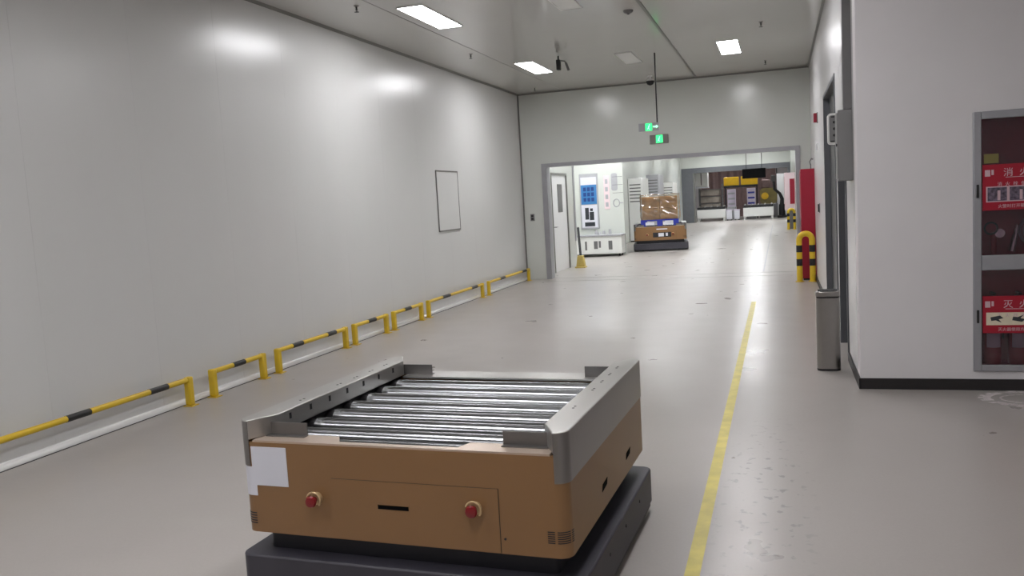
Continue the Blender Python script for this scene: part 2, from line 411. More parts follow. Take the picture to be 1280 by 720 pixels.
lamp(-4.5, 22.3, 'added fill panel light on the corridor ceiling in front of the partition', 'panel lights in the corridor beyond', 'lamp2')  # another added fill for the partition face
for x in (-3.4, -1.2):
    lamp(x, 46.0, 'added fill panel light on the corridor ceiling by the far opening', 'fill panel lights added by the far opening', 'lamp2')  # unseen fill pair, added to brighten the wall above the far opening
for x in (-3.5, -.5):
    for y in (51.0, 55.5):
        lamp(x, y, 'lit panel light on the ceiling of the far workshop', 'panel lights in the workshop', 'lamp3')

# ------------------------------------------------------------------ transfer vehicle (roller deck)
def vehicle(name, label, loc, rz, near=True):
    root = empty(name, loc, label, 'vehicle', None, rz)
    A = .725; r = .05
    # dark wheels under the bumper
    for sx in (-1, 1):
        for sy in (-1, 1):
            MB().tube([(sx*.5-.03, sy*.45, .06), (sx*.5+.03, sy*.45, .06)], .06, 16).build('wheel', 'black', root)
    bp = MB().prism(rrect(-.752, .768, -.752, .70, .05), .045, .222).build('bumper', 'slate', root, bevel=.008)
    MB().prism(rrect(-.745, .761, -.745, .693, .05), .025, .045).build('bumper_strip', 'black', bp)
    for yy in (-.30, .02, .34):
        MB().tube([(.766, yy, .16), (.771, yy, .16)], .008, 8).build('screw', 'black', bp)
    MB().prism(rrect(-.66, .655, -.66, .62, .03), .2, .33).build('plinth', 'plinth', root)
    # brown skirt as a hollow rounded box
    out = rrect(-A, A, -A, A, r); inn = rrect(-A+.02, A-.02, -A+.02, A-.02, r-.02)
    n = len(out); m = MB()
    vs = [(p[0], p[1], z) for z in (.315, .708) for p in out]+[(p[0], p[1], z) for z in (.315, .708) for p in inn]
    fs = []
    for i in range(n):
        j = (i+1) % n
        fs += [(i, j, n+j, n+i), (2*n+j, 2*n+i, 3*n+i, 3*n+j), (n+i, n+j, 3*n+j, 3*n+i), (j, i, 2*n+i, 2*n+j)]
    m._add(vs, fs); body = m.build('skirt', 'brown', root)
    MB().prism(rrect(-A+.02, A-.02, -A+.02, A-.02, .04), .315, .33).build('belly_plate', 'dark', body)
    # front service panel, very slightly proud, with dark joint behind its edge
    MB().box(-.285, .4475, -A-.0015, -A+.004, .318, .572).build('panel_joint', 'plinth', body)
    MB().box(-.292, .4455, -A-.003, -A+.004, .318, .571).build('front_panel', 'brown', body)
    MB().box(-.075, .062, -A-.005, -A+.002, .458, .476).build('card_slot', 'slot', body)
    MB().box(-.079, .066, -A-.0065, -A-.001, .476, .480).build('slot_lip', 'brown', body)
    if near:
        MB().tube([(.466, -A-.003, .375), (.466, -A+.002, .375)], .005, 8).build('lock', 'plinth', body)
    for ex, ez in ((-.358, .485), (.352, .493)):
        es = MB().tube([(ex, -A-.018, ez), (ex, -A+.001, ez)], .025, 20).build('emergency_stop', 'yellow' if not near else 'brass', root)
        bt = MB()
        prof = [(.012, 0), (.012, .02), (.022, .022), (.025, .032), (.021, .04), (.009, .043)]
        vs = []; k = 18
        for rr, d in prof:
            for j in range(k): vs.append((ex-.002+rr*math.cos(2*math.pi*j/k), -A-.016-d, ez-.002+rr*math.sin(2*math.pi*j/k)))
        fs = [(i*k+j, i*k+(j+1) % k, (i+1)*k+(j+1) % k, (i+1)*k+j) for i in range(len(prof)-1) for j in range(k)]+[tuple((len(prof)-1)*k+j for j in range(k))]
        bt._add(vs, fs).build('push_button', 'red', es)
        gp = [(ex+.031*math.cos(R(a)), -A-.03, ez+.031*math.sin(R(a))) for a in range(-40, 161, 20)]
        MB().tube(gp, .005, 8).build('guard_ring', 'brass', es)
    # vents at the front corners follow the rounding
    pr = [(.6, -A)]+arc(A-r, -A+r, r, -90, 0, 8)+[(A, -.58)]
    pl_ = [(-A, -.6)]+arc(-A+r, -A+r, r, 180, 270, 8)+[(-.6, -A)]
    def sub(path, s0, s1):
        pts = [Vector(p) for p in path]; acc = 0; o = []
        for i in range(len(pts)-1):
            L = (pts[i+1]-pts[i]).length
            for k in range(9):
                s = acc+L*k/8
                if s0 <= s <= s1: o.append(tuple(pts[i]+(pts[i+1]-pts[i])*k/8))
            acc += L
        return o
    for k in range(6):
        z = .372+k*.0085
        for s0, s1 in ((.03, .068), (.075, .13), (.136, .165)):
            q = sub(pr, s0, s1)
            if len(q) > 1: MB().ribbon(q, z, z+.0038, 0, .0012).build('vent_slot', 'plinth', body)
    for k in range(5):
        z = .352+k*.011
        q = sub(pl_, .10, .17)
        MB().ribbon(q, z, z+.0045, 0, .0012).build('vent_slot', 'plinth', body)
    for yy, zz in ((-.167, .418), (.323, .408)):
        MB().prism([(yy-.05, zz-.02), (yy+.038, zz-.012), (yy+.05, zz+.016), (yy-.038, zz+.010)], A-.002, A+.0015, 'x').build('hand_slot', 'slot', body)
    # lip plate round the deck with a notch that shows the first roller
    for s in (-1, 1):
        yy = lambda v: s*v
        if s < 0:
            MB().box(-.60, .60, .565, A-.004, .706, .716).build('lip_plate', 'steelp', root); continue
        poly = [(-.66, yy(-A+.004)), (.66, yy(-A+.004)), (.66, yy(-.615)), (.30, yy(-.615)), (.275, yy(-.688)), (-.255, yy(-.688)), (-.30, yy(-.615)), (-.66, yy(-.615))]
        MB().prism(poly, .706, .716).build('lip_plate', 'lip', root)
    MB().box(-.70, .70, -.70, .70, .58, .595).build('tray', 'dark', root)
    # rollers
    for k in range(8):
        yy = -.655+k*.1635
        ro = MB().tube([(-.585, yy, .668), (.585, yy, .668)], .046, 28).build('roller', 'zinc', root)
        MB().tube([(-.625, yy, .668), (-.585, yy, .668)], .04, 14).build('end_cap', 'black', ro)
        MB().tube([(.585, yy, .668), (.625, yy, .668)], .04, 14).build('end_cap', 'black', ro)
    # side rails
    for s in (-1, 1):
        half = arc(A-r, -A+r, r+.003, -90, 0, 8)+arc(A-r, A-r, r+.003, 0, 90, 8)
        o2 = [(s*p[0], p[1]) for p in half]
        outline = o2+[(s*.607, .6), (s*.607, -.6)]
        top = MB().prism(outline, .717, .80).build('side_rail', 'steelp', root, bevel=.004)
        sk = [(s*p[0], p[1]) for p in arc(A-r, -A+r, r, -90, 0, 8)+arc(A-r, A-r, r, 0, 90, 8)]
        if s < 0: sk = list(reversed(sk))
        # vertical skin hugging the skirt
        MB().ribbon(sk, .605, .797, .0005, .003).build('rail_skin', 'steel', top)
        MB().box(min(s*.63, s*.70), max(s*.63, s*.70), -.6, .6, .615, .738).build('bearing_beam', 'black', top)
        for k in range(7):
            yy = -.52+k*.1635
            MB().box(min(s*.6055, s*.6075), max(s*.6055, s*.6075), yy, yy+.016, .757, .783).build('rail_hole', 'black', top)
            if k in (1, 3, 4, 5, 6):
                for dy in (0, .03):
                    MB().tube([(s*.655, yy+dy, .799), (s*.655, yy+dy, .8008)], .006, 8).build('top_screw', 'dark', top)
        for e in (-1, 1):
            yy = e*.63
            MB().box(min(s*.445, s*.635), max(s*.445, s*.635), yy-.003, yy+.003, .716, .772).box(min(s*.445, s*.635), max(s*.445, s*.635), min(yy, yy+e*.03), max(yy, yy+e*.03), .716, .72).build('guide_plate', 'guide', root)
    if near:
        p = MB().box(-.668, -.494, -A-.0025, -A-.0005, .522, .690).build('paper_sheet', 'paper', root)
        tag(p, 'white paper sheet taped to the front corner')
        q = [(-A, -.655)]+arc(-A+r, -A+r, r, 180, 270, 8)+[(-.652, -A)]
        MB().ribbon(q, .476, .602, .0005, .0016).build('paper_strip', 'paper', root)
    else:
        MB().box(-.2, .3, -A-.006, -A-.002, .40, .54).build('display_panel', 'plinth', root)
        MB().box(-.05, .1, -A-.0085, -A-.006, .42, .52).build('screen_label', 'paper', root)
        MB().box(.15, .21, -A-.0085, -A-.006, .43, .52).build('screen_label', 'paper', root)
        MB().box(-.1, .2, -A-.003, -A, .62, .65).build('maker_plate', 'paper', root)
    return root
th = R(-2.0)
org = Vector((-.7733, 2.9395, 0))
U = Vector((math.cos(th), math.sin(th), 0)); V = Vector((-math.sin(th), math.cos(th), 0))
vehicle('transfer_vehicle', 'brown and silver automated vehicle with a roller deck in the foreground', org-.725*U+.725*V, th)
v2 = vehicle('transfer_vehicle', 'small distant brown vehicle carrying a wrapped pallet beyond the opening', (-3.50, 26.0, 0), R(7), near=False)
v2.scale = (1.06, 1.06, 1.02)
# its load
def pallet_load():
    cx, cy, z0 = -3.50, 25.97, .737
    e = empty('pallet', (cx, cy, z0), 'blue plastic pallet on the distant vehicle', 'pallet', None, R(7))
    for k in range(5): MB().box(-.56, .56, -.55+k*.25, -.45+k*.25, .15, .19).build('deck_board', 'blue', e)
    for x in (-.56, -.08, .40): MB().box(x, x+.16, -.55, .55, 0, .03).build('runner', 'blue', e)
    for x in (-.56, -.08, .40):
        for y in (-.55, -.08, .39): MB().box(x, x+.16, y, y+.16, .03, .15).build('foot_block', 'blue', e)
    MB().box(-.42, -.16, -.555, -.551, .03, .12).build('tag_sheet', 'paper', e); MB().box(.1, .34, -.555, -.551, .03, .12).build('tag_sheet', 'paper', e)
    w = empty('wrapped_load', (cx+.02, cy, z0+.19), 'brown cartons in clear stretch wrap on the blue pallet', 'cargo', None, R(7))
    for i in range(2):
        for j in range(2):
            for k in range(2):
                MB().box(-.53+i*.53, -.01+i*.53, -.5+j*.5, -.01+j*.5, k*.345, k*.345+.34).build('carton', 'brownbox', w, bevel=.01)
    bm = bmesh.new(); bmesh.ops.create_cube(bm, size=1)
    bmesh.ops.subdivide_edges(bm, edges=bm.edges, cuts=10, use_grid_fill=True)
    for v in bm.verts:
        v.co.x *= 1.13; v.co.y *= 1.06; v.co.z = v.co.z*.72+.362
        if v.co.z > .02:
            n = v.co.normalized(); v.co += n*random.uniform(0, .045)
    me = bpy.data.meshes.new('stretch_wrap'); bm.to_mesh(me); bm.free()
    for p in me.polygons: p.use_smooth = False
    me.materials.append(M['film']); o = bpy.data.objects.new('stretch_wrap', me); COL.objects.link(o); o.parent = w
pallet_load()

# ------------------------------------------------------------------ low guard rails along the left wall
def guard(y0, y1, bands, label, ztop=.238, x=-5.125):
    e = empty('guard_rail', (x, (y0+y1)/2, 0), label, 'guard rail', 'low yellow guard rails along the left wall')
    c = (y0+y1)/2
    MB().tube([(0, y0-c+.02, ztop), (0, y1-c-.02, ztop)], .025, 12).build('top_bar', 'yellow', e)
    for yy in (y0-c, y1-c):
        MB().box(-.03, .03, yy-.033, yy+.033, .006, ztop+.026).build('post', 'yellow', e, bevel=.012)
        MB().box(-.04, .055, yy-.05, yy+.05, 0, .007).build('foot_plate', 'yellow', e)
    for b0, b1 in bands:
        MB().tube([(0, b0-c, ztop), (0, b1-c, ztop)], .0268, 12).build('black_band', 'black', e)
G = [(3.2, 6.25, [(4.87, 5.10), (5.75, 5.97)], 'yellow guard rail nearest the viewer, running off the left edge'),
     (6.59, 7.40, [(6.90, 7.09)], 'short yellow guard rail second from the left edge'),
     (7.68, 9.15, [(7.96, 8.17), (8.71, 8.91)], 'long yellow guard rail third from the left edge, two black bands'),
     (9.39, 10.29, [(9.75, 9.97)], 'short yellow guard rail fourth from the left edge'),
     (10.53, 11.47, [(10.87, 11.09)], 'short yellow guard rail fifth from the left edge'),
     (11.74, 14.2, [(12.3, 12.62), (13.62, 13.92)], 'long yellow guard rail sixth from the left edge'),
     (14.55, 17.15, [(15.2, 15.5), (16.65, 16.95)], 'yellow guard rail ending at the far corner of the wall')]
for g in G: guard(*g)
# access hatch on the left wall, switch on the far wall
hx = empty('wall_hatch', (XL, 13.08, 1.26), 'tall rectangular hatch outlined on the left wall', 'hatch')
MB().box(0, .012, -.46, .46, .02, .975).build('hatch_cover', 'panel', hx)
MB().box(0, .016, -.475, -.46, 0, .99).box(0, .016, .46, .475, 0, .99).box(0, .02, -.46, .46, 0, .022).box(0, .02, -.46, .46, .968, .99).build('hatch_frame', 'trim', hx)
sw = empty('light_switch', (-5.035, YF, 1.33), 'small grey switch box beside the opening', 'switch')
MB().box(-.045, .045, -.02, 0, -.075, .075).build('switch_box', 'greybox', sw, bevel=.006)
MB().box(-.025, .025, -.026, -.02, .01, .05).build('rocker', 'dark', sw); MB().box(-.025, .025, -.026, -.02, -.05, -.01).build('rocker', 'dark', sw)

# ------------------------------------------------------------------ floor markings
tag(MB().box(-.437, -.371, -3, 12.9, 0, .0015).build('floor_line', 'yline'), 'long yellow line painted on the floor', 'floor marking')
tag(MB().box(-.36, -.335, 17.7, 40, 0, .0015).build('floor_line', 'greyprint'), 'thin pale line on the corridor floor beyond the opening', 'floor marking')
st = MB(); k = 26; cx, cy = 1.735, 6.95
def ring(rx0, ry0, rx1, ry1, n, wob):
    for i in range(n):
        if i % 9 == 4 and wob: continue
        a0, a1 = 2*math.pi*i/n, 2*math.pi*(i+.82)/n
        w = 1+(wob*(1 if i % 2 else -1))
        q = [(cx+rx0*math.cos(a0), cy+ry0*math.sin(a0)), (cx+rx1*w*math.cos(a0), cy+ry1*w*math.sin(a0)), (cx+rx1*w*math.cos(a1), cy+ry1*w*math.sin(a1)), (cx+rx0*math.cos(a1), cy+ry0*math.sin(a1))]
        st.prism(q, .0003, .0018)
ring(.27, .19, .34, .25, 40, .045); ring(.2, .13, .215, .145, 22, 0.)
tag(st.build('floor_sticker', 'sticker'), 'worn whitish round sticker on the floor below the fire cabinet', 'floor sticker')

# ------------------------------------------------------------------ ceiling fittings
def sprinkler(x, y, label):
    e = empty('sprinkler', (x, y, H), label, 'sprinkler', 'ceiling sprinklers')
    e.scale = (.75, .75, .75)
    MB().lathe([(.04, 0), (.04, -.006), (.02, -.012)], 16).build('escutcheon', 'signgrey', e)
    MB().lathe([(.012, -.012), (.012, -.05), (.018, -.052), (.018, -.06)], 12).build('stem', 'dark', e)
    MB().lathe([(.004, -.06), (.004, -.085), (.034, -.087), (.034, -.091)], 16).build('deflector', 'dark', e)
for x, y, lb in [(-4.43, 8.72, 'ceiling sprinkler at the top edge above the left wall'), (-4.40, 12.3, 'ceiling sprinkler between the two lit left lights'),
                 (-4.62, 16.6, 'ceiling sprinkler in the far left corner'), (-.19, 12.4, 'ceiling sprinkler right of the lit right light'),
                 (-.19, 16.1, 'ceiling sprinkler above the right end of the opening')]: sprinkler(x, y, lb)
sd = empty('smoke_detector', (-1.72, 10.65, H), 'round smoke detector on the ceiling near the top edge', 'smoke detector')
MB().lathe([(.06, 0), (.06, -.015), (.05, -.03), (.02, -.045)], 24).build('housing', 'greybox', sd); MB().lathe([(.018, -.045), (.012, -.05)], 12).build('sensor_cap', 'dark', sd)
cb = empty('camera_bracket', (-3.29, 13.3, H), 'black camera bracket hanging from the ceiling beside the left light', 'camera')
MB().tube([(0, 0, 0), (0, 0, -.06)], .012, 10).build('stem', 'dark', cb)
MB().box(-.03, .03, -.05, .05, -.22, -.06).build('camera_body', 'blackpl', cb, bevel=.01)
MB().tube([(.03, 0, -.08), (.1, 0, -.09), (.12, 0, -.12)], .012, 8).build('arm', 'greydk', cb)
MB().tube([(.12, 0, -.12), (.16, 0, -.24)], .02, 10).build('lens_tube', 'greydk', cb)
dc = empty('dome_camera', (-2.31, 16.55, H), 'black dome camera on a white ceiling mount', 'camera')
MB().lathe([(.045, 0), (.045, -.015), (.02, -.02), (.02, -.05), (.06, -.07), (.075, -.1)], 24).build('mount', 'white', dc)
MB().lathe([(.078, -.1), (.075, -.13), (.055, -.165), (.02, -.182)], 24).build('dome', 'blackpl', dc)
# suspended exit sign
hs = empty('hanging_exit_sign', (-2.005, 14, 2.76), 'green lit exit sign hanging on a thin rod from the ceiling', 'exit sign')
MB().box(-.165, .165, -.012, .012, -.065, .065).build('sign_plate', 'greyprint', hs)
MB().box(-.055, .055, -.016, -.012, -.06, .06).build('lit_panel', 'green', hs)
MB().prism([(.07, -.012), (.12, -.012), (.12, -.03), (.155, 0), (.12, .03), (.12, .012), (.07, .012)], -.015, -.012, 'y').build('arrow', 'greenw', hs)
def runner(parent, y, s, mat):
    g = MB()
    g.prism([(s*(.012+.008*math.cos(R(a))), s*(.033+.008*math.sin(R(a)))) for a in range(0, 360, 45)], y, y-.001, 'y')
    g.prism([(-.004*s, .02*s), (.012*s, .02*s), (.004*s, -.012*s), (-.012*s, -.012*s)], y, y-.001, 'y')
    g.prism([(-.012*s, -.012*s), (.0, -.012*s), (.016*s, -.04*s), (.008*s, -.04*s)], y, y-.001, 'y')
    g.prism([(-.012*s, -.012*s), (-.002*s, -.012*s), (-.018*s, -.036*s), (-.026*s, -.032*s)], y, y-.001, 'y')
    g.build('pictogram', mat, parent)
runner(hs, -.016, 1.1, 'greenw')
MB().tube([(.138, 0, .065), (.138, 0, H-2.76)], .011, 8).build('rod', 'blackpl', hs)
es = empty('exit_sign', (-2.29, YF, 2.772), 'grey exit sign with a green lit square on the wall above the opening', 'exit sign')
MB().box(-.185, .185, -.04, 0, -.09, .09).build('housing', 'signgrey', es, bevel=.006)
MB().box(-.06, .075, -.044, -.04, -.075, .08).build('lit_panel', 'green', es)
runner(es, -.044, 1.3, 'greenw')

# ------------------------------------------------------------------ right wall fittings
vd = MB().box(XR-.067, XR, 7.62, 7.74, 2.27, H-.0).build('cable_duct', 'greydk')
tag(vd, 'vertical grey cable duct from the ceiling to the control box', 'cable duct')
eb = empty('control_box', (XR, 7.6, 1.68), 'grey control box on the right wall below the cable duct', 'control box')
MB().box(-.114, 0, 0, .3, 0, .585).build('enclosure', 'greybox', eb, bevel=.006)
MB().box(-.119, -.114, .02, .28, .02, .565).build('cover', 'greybox', eb, bevel=.003)
MB().tube([(-.127, .05, .3), (-.119, .05, .3)], .012, 10).build('lock', 'dark', eb)
al = empty('button_panel', (XR, 9.25, 2.06), 'white rounded wall box with three dark buttons above the doorway', 'control box')
MB().prism([(x, z) for x, z in rrect(-.108, 0, 0, .31, .03)], 0, .1, 'y').build('housing', 'white', al)
MB().prism([(x, z) for x, z in rrect(-.092, -.014, .02, .29, .02)], -.004, 0, 'y').build('face_plate', 'greybox', al)
for k in range(3): MB().tube([(-.045, -.014, .09+k*.065), (-.045, -.004, .09+k*.065)], .014, 12).build('button', 'black', al)
MB().box(-.085, -.045, -.012, -.004, .025, .037).build('slot', 'black', al); MB().box(-.075, -.04, -.012, -.004, .268, .28).build('slot', 'black', al)
for nm, lb, y, z0, z1, mt, d in [('alarm_sounder', 'small dark red alarm box high on the right wall', 14.1, 2.62, 2.78, 'reddark', .06),
                                 ('wall_sensor', 'small pale wall plate below the dark red alarm box', 14.3, 2.2, 2.32, 'greyprint', .02),
                                 ('call_point', 'small black call point beside the red cabinet', 13.95, 1.24, 1.38, 'black', .03)]:
    e = empty(nm, (XR, y, z0), lb, 'wall device')
    MB().box(-.012, 0, -.06, .06, 0, z1-z0).build('base_plate', 'greydk' if mt != 'greyprint' else 'white', e)
    MB().box(-d, -.012, -.045, .045, .01, z1-z0-.01).build('cover', mt, e, bevel=.005)
# stainless bin
bn = empty('waste_bin', (.384, 8.0, 0), 'tall stainless steel waste bin against the right wall', 'waste bin')
pb = lambda s, z0, z1: MB().prism(rrect(-.1*s, .1*s, -.085*s, .085*s, .05*s), z0, z1)
pb(.985, 0, .02).build('base_ring', 'black', bn); pb(1, .02, .655).build('body', 'steelbin', bn)
pb(.96, .655, .668).build('gap_ring', 'black', bn); pb(1.03, .668, .715).build('lid_rim', 'steelbin', bn, bevel=.008)
pb(.82, .712, .722).build('lid_opening', 'dark', bn)
# yellow and black hoop bollards
def hoop(x0, x1, y, h, label, r=.05, bands=((.28, .40), (.52, .64))):
    e = empty('hoop_bollard', ((x0+x1)/2, y, 0), label, 'bollard', 'yellow hoop bollards')
    w = (x1-x0)/2; path = [(-w, 0, .01), (-w, 0, h-w)]+[(-w*math.cos(R(a)), 0, h-w+w*math.sin(R(a))) for a in range(15, 166, 15)]+[(w, 0, h-w), (w, 0, .01)]
    MB().tube(path, r, 14).build('hoop', 'yellow', e)
    for s in (-w, w):
        MB().lathe([(r+.025, 0), (r+.025, .012)], 16, (s, 0, 0)).build('foot_plate', 'yellow', e)
        for b0, b1 in bands: MB().tube([(s, 0, b0), (s, 0, b1)], r+.0015, 14).build('black_band', 'black', e)
    return e
hoop(.30, .515, 15.55, .84, 'yellow and black hoop bollard in front of the tall red cabinet')
rc = empty('fire_cabinet', (.47, 16.15, 0), 'tall red fire cabinet standing against the right wall by the opening', 'fire cabinet')
MB().box(-.115, .116, -.35, .5, .03, 1.96).build('body', 'redcab', rc, bevel=.006)
MB().box(-.122, -.115, -.32, .47, .08, 1.92).build('door', 'redcab', rc, bevel=.004)
MB().box(-.1, .1, -.33, .48, 0, .03).build('plinth', 'black', rc)
MB().box(-.135, -.122, -.28, -.25, .95, 1.1).build('handle', 'chrome', rc)
hk = [(.06, -.3, 1.95), (.06, -.3, 2.02), (.04, -.3, 2.08), (.07, -.3, 2.13), (.1, -.3, 2.12)]
MB().tube(hk, .01, 8).build('cable_hook', 'greydk', rc)
# fire cabinet set into the bay wall
fc = empty('fire_hydrant_cabinet', (CX0, YP, CZ0), 'grey framed glass fire cabinet with red lining set in the right-hand wall', 'fire cabinet')
cw, chh = CX1-CX0, CZ1-CZ0
MB().box(.02, cw-.02, .22, .24, .02, chh-.02).box(.02, .035, .0, .22, .02, chh-.02).box(cw-.035, cw-.02, .0, .22, .02, chh-.02).box(.035, cw-.035, 0, .22, .02, .035).box(.035, cw-.035, 0, .22, chh-.035, chh-.02).box(.035, cw-.035, .01, .22, .80, .86).build('lining', 'reddark', fc)
f0 = -.018
def slab(x0, x1, z0, z1): return MB().box(x0, x1, f0, .012, z0, z1)
slab(0, .058, 0, chh).build('frame_stile', 'frame', fc, bevel=.006); slab(cw-.058, cw, 0, chh).build('frame_stile', 'frame', fc, bevel=.006)
slab(.058, cw-.058, chh-.058, chh).build('frame_rail', 'frame', fc, bevel=.006); slab(.058, cw-.058, 0, .05).build('frame_rail', 'frame', fc, bevel=.006)
slab(.058, cw-.058, .785, .9).build('frame_rail', 'frame', fc, bevel=.006)
g1 = MB().box(.058, cw-.058, -.002, .002, .9, chh-.058).build('upper_glass', 'glass', fc)
g2 = MB().box(.058, cw-.058, -.002, .002, .05, .785).build('lower_glass', 'glass', fc)
for z in (1.34, .38): MB().box(.022, .038, f0-.012, f0, z, z+.10).build('door_catch', 'black', fc, bevel=.003)
RX = (R(90), 0, 0)
def label_plate(g, z0, z1, title, row, foot, drawing):
    w = cw-.2
    p = MB().box(.066, .066+w, -.0042, -.0022, z0, z1).build('label_plate', 'label_red', g)
    hh = z1-z0; mid = .066+w/2; y = -.0046
    text('lettering', title, .068, (.205, y, z1-.088), RX, 'ink', p)
    MB().box(.22, w-.02, y-.0006, y, z1-.102, z1-.098).build('rule', 'ink', p)
    text('lettering', row, .034, (.165, y, z1-.162), RX, 'ink', p)
    text('lettering', foot, .03, (.17, y, z0+.018), RX, 'ink', p)
    for a, b in ((.082, .118), (.126, .142)):
        MB().box(a, b, y-.0006, y, z1-.088+(.01 if a > .12 else 0), z1-.04).build('emblem', 'ink', p)
    n = 5; cwid = (w-.08)/n
    MB().box(.09, .066+w-.025, y-.0004, y+.0004, z0+.062, z0+.062+hh*.34).build('picture_strip', 'ink' if not drawing else 'photo_light', p)
    for i in range(n):
        x0 = .1+i*cwid
        if drawing:
            a = R(30+25*(i % 2)); q = []
            for (dx, dz) in ((-.035, -.012), (.02, -.025), (.04, -.005), (.012, .004), (.03, .03), (-.004, .012), (-.03, .016)):
                q.append((x0+.06+dx*1.2, z0+.062+hh*.17+dz*(1 if i % 2 else -1)))
            MB().prism(q, y-.0012, y-.0004, 'y').build('drawing', 'darkprint', p)
        else:
            MB().box(x0, x0+cwid-.018, y-.0012, y-.0004, z0+.07, z0+.062+hh*.34-.008).build('picture', 'photo_dark', p)
            MB().box(x0+cwid*.45, x0+cwid*.58, y-.0018, y-.0012, z0+.075, z0+.062+hh*.34-.03).build('picture_detail', 'ink', p)
label_plate(g1, 1.24, 1.585, '消  火  栓', '消  火  栓  使  用', '火警时打开箱门使用', False)
label_plate(g2, .298, .585, '灭  火  器', '灭  火  器  使  用', '灭火器使用方法', True)
MB().box(.076, .175, -.0042, -.0022, 1.595, 1.665).build('notice_tag', 'olive', g1)
# hose, valve, nozzle behind the upper glass
hr = empty('hose_valve', (CX0+.2, YP+.12, CZ0+.9), 'hose valve and coiled hose behind the upper glass of the fire cabinet', 'fire hose')
MB().tube([(-.02, .06, -.02), (-.02, .06, .14), (.02, .02, .18)], .025, 12).build('pipe', 'redcab', hr)
MB().tube([(.0, .0, .16), (.0, -.05, .16)], .035, 14).build('valve_body', 'chrome', hr)
ringp = [(-.06+.045*math.cos(2*math.pi*i/16), -.045, .2+.045*math.sin(2*math.pi*i/16)) for i in range(16)]
MB().tube(ringp, .007, 8, closed=True).build('handwheel', 'black', hr)
for k in range(4):
    rp = [(.3+(.07+.028*k)*math.cos(2*math.pi*i/24), .01, .17+(.055+.025*k)*math.sin(2*math.pi*i/24)) for i in range(24)]
    MB().tube(rp, .012, 8, closed=True).build('hose_loop', 'greyprint', hr)
MB().tube([(.08, -.03, .02), (.12, -.04, .22)], [.03, .012], 12).build('nozzle', 'chrome', hr)
# extinguishers in the lower compartment
for k, x in enumerate((.155, .33, .6, .78)):
    ex = empty('fire_extinguisher', (CX0+x, YP+.115, CZ0+.035), ['red extinguisher at the left of the lower cabinet shelf', 'red extinguisher second from the left in the lower cabinet', 'red extinguisher third in the lower cabinet', 'red extinguisher at the right of the lower cabinet'][k], 'extinguisher', 'fire extinguishers in the cabinet')
    MB().lathe([(.055, 0), (.065, .01), (.065, .40), (.05, .45), (.02, .475), (.02, .5)], 20).build('cylinder', 'redcab', ex)
    q = [(.066*math.cos(R(a)), .066*math.sin(R(a))) for a in range(-135, -44, 10)]
    MB().ribbon(q, .14, .25, 0, .001).build('paper_label', 'paper', ex)
    MB().lathe([(.022, .5), (.022, .53)], 12).build('valve_head', 'chrome', ex)
    MB().box(-.012, .012, -.085, .04, .53, .545).box(-.012, .012, -.08, .03, .555, .568).build('lever', 'black', ex)
    MB().tube([(.02, 0, .515), (.07, 0, .5), (.08, 0, .4), (.075, 0, .2)], .009, 8).build('hose', 'black', ex)

# ------------------------------------------------------------------ corridor beyond the opening
ns = MB().box(VX, VX+.006, 18.44, 18.56, .24, 1.78).build('notice_strip', 'pinkprint')
tag(ns, 'narrow red and dark notice strip on the wall just inside the opening', 'notice')
for z0, z1, mt in ((1.55, 1.72, 'label_red'), (1.05, 1.45, 'darkprint'), (.62, .95, 'label_red'), (.28, .55, 'darkprint')):
    MB().box(VX+.006, VX+.008, 18.46, 18.54, z0, z1).build('print_block', mt, ns)
ys = empty('floor_stand', (-4.66, 20.1, 0), 'small yellow floor stand with a black pole at the wall corner', 'floor stand')
MB().prism([(-.13, -.12), (.13, -.12), (.13, .12), (-.13, .12)], 0, .03).build('base', 'ypale', ys, bevel=.008)
MB().prism([(-.11, .03), (.11, .03), (.07, .30), (-.07, .30)], -.08, .08, 'y').build('bucket', 'ypale', ys, bevel=.02)
MB().tube([(0, 0, .3), (-.16, .55, .95)], .03, 10).build('pole', 'black', ys)
nb = empty('notice_board', (-5.27, PY, .78), 'upright notice board with blue panel and pictures on the partition', 'notice board')
MB().box(-.27, .27, -.05, 0, 0, 1.6).build('board', 'greyprint', nb, bevel=.01)
MB().box(-.23, .23, -.056, -.05, 1.28, 1.5).build('header_print', 'paper', nb); MB().box(-.23, .23, -.056, -.05, .72, 1.28).build('blue_print', 'blueprint', nb)
for i in range(3):
    for j in range(3): MB().box(-.16+i*.115, -.075+i*.115, -.059, -.056, .8+j*.15, .91+j*.15).build('icon', 'bluedk', nb)
MB().box(-.23, .23, -.056, -.05, .05, .7).build('white_print', 'paper', nb)
for a, b, c, d in ((-.13, -.02, .28, .62), (0, .13, .26, .5), (-.15, .15, .08, .2), (.02, .1, .52, .6)): MB().box(a, b, -.059, -.056, c, d).build('picture', 'darkprint', nb)
vs_ = MB().box(-4.83, -4.67, PY-.02, PY, 1.33, 2.3).build('vertical_sign', 'pinkprint'); tag(vs_, 'narrow upright pinkish sign on the white partition', 'sign')
for k in range(4): MB().box(-4.79, -4.71, PY-.023, PY-.02, 1.4+k*.22, 1.53+k*.22).build('print_block', 'greyprint', vs_)
ww = empty('wall_diagram', (-4.48, PY, 1.0), 'faint grey line diagram on the white partition', 'wall print')
rp = [(.0+.09*math.cos(2*math.pi*i/20), -.008, .5+.11*math.sin(2*math.pi*i/20)) for i in range(20)]
MB().tube(rp, .012, 6, closed=True).build('ring', 'greyprint', ww)
MB().box(.09, .2, -.012, 0, .48, .51).build('bar', 'greyprint', ww)
MB().prism(rrect(-.13, .05, .85, 1.35, .06), -.01, 0, 'y').build('shaded_patch', 'greyprint', ww)
for k in range(3): MB().box(-.1, .2, -.012, -.004, .78+k*.23, .79+k*.23).build('line', 'greydk', ww)
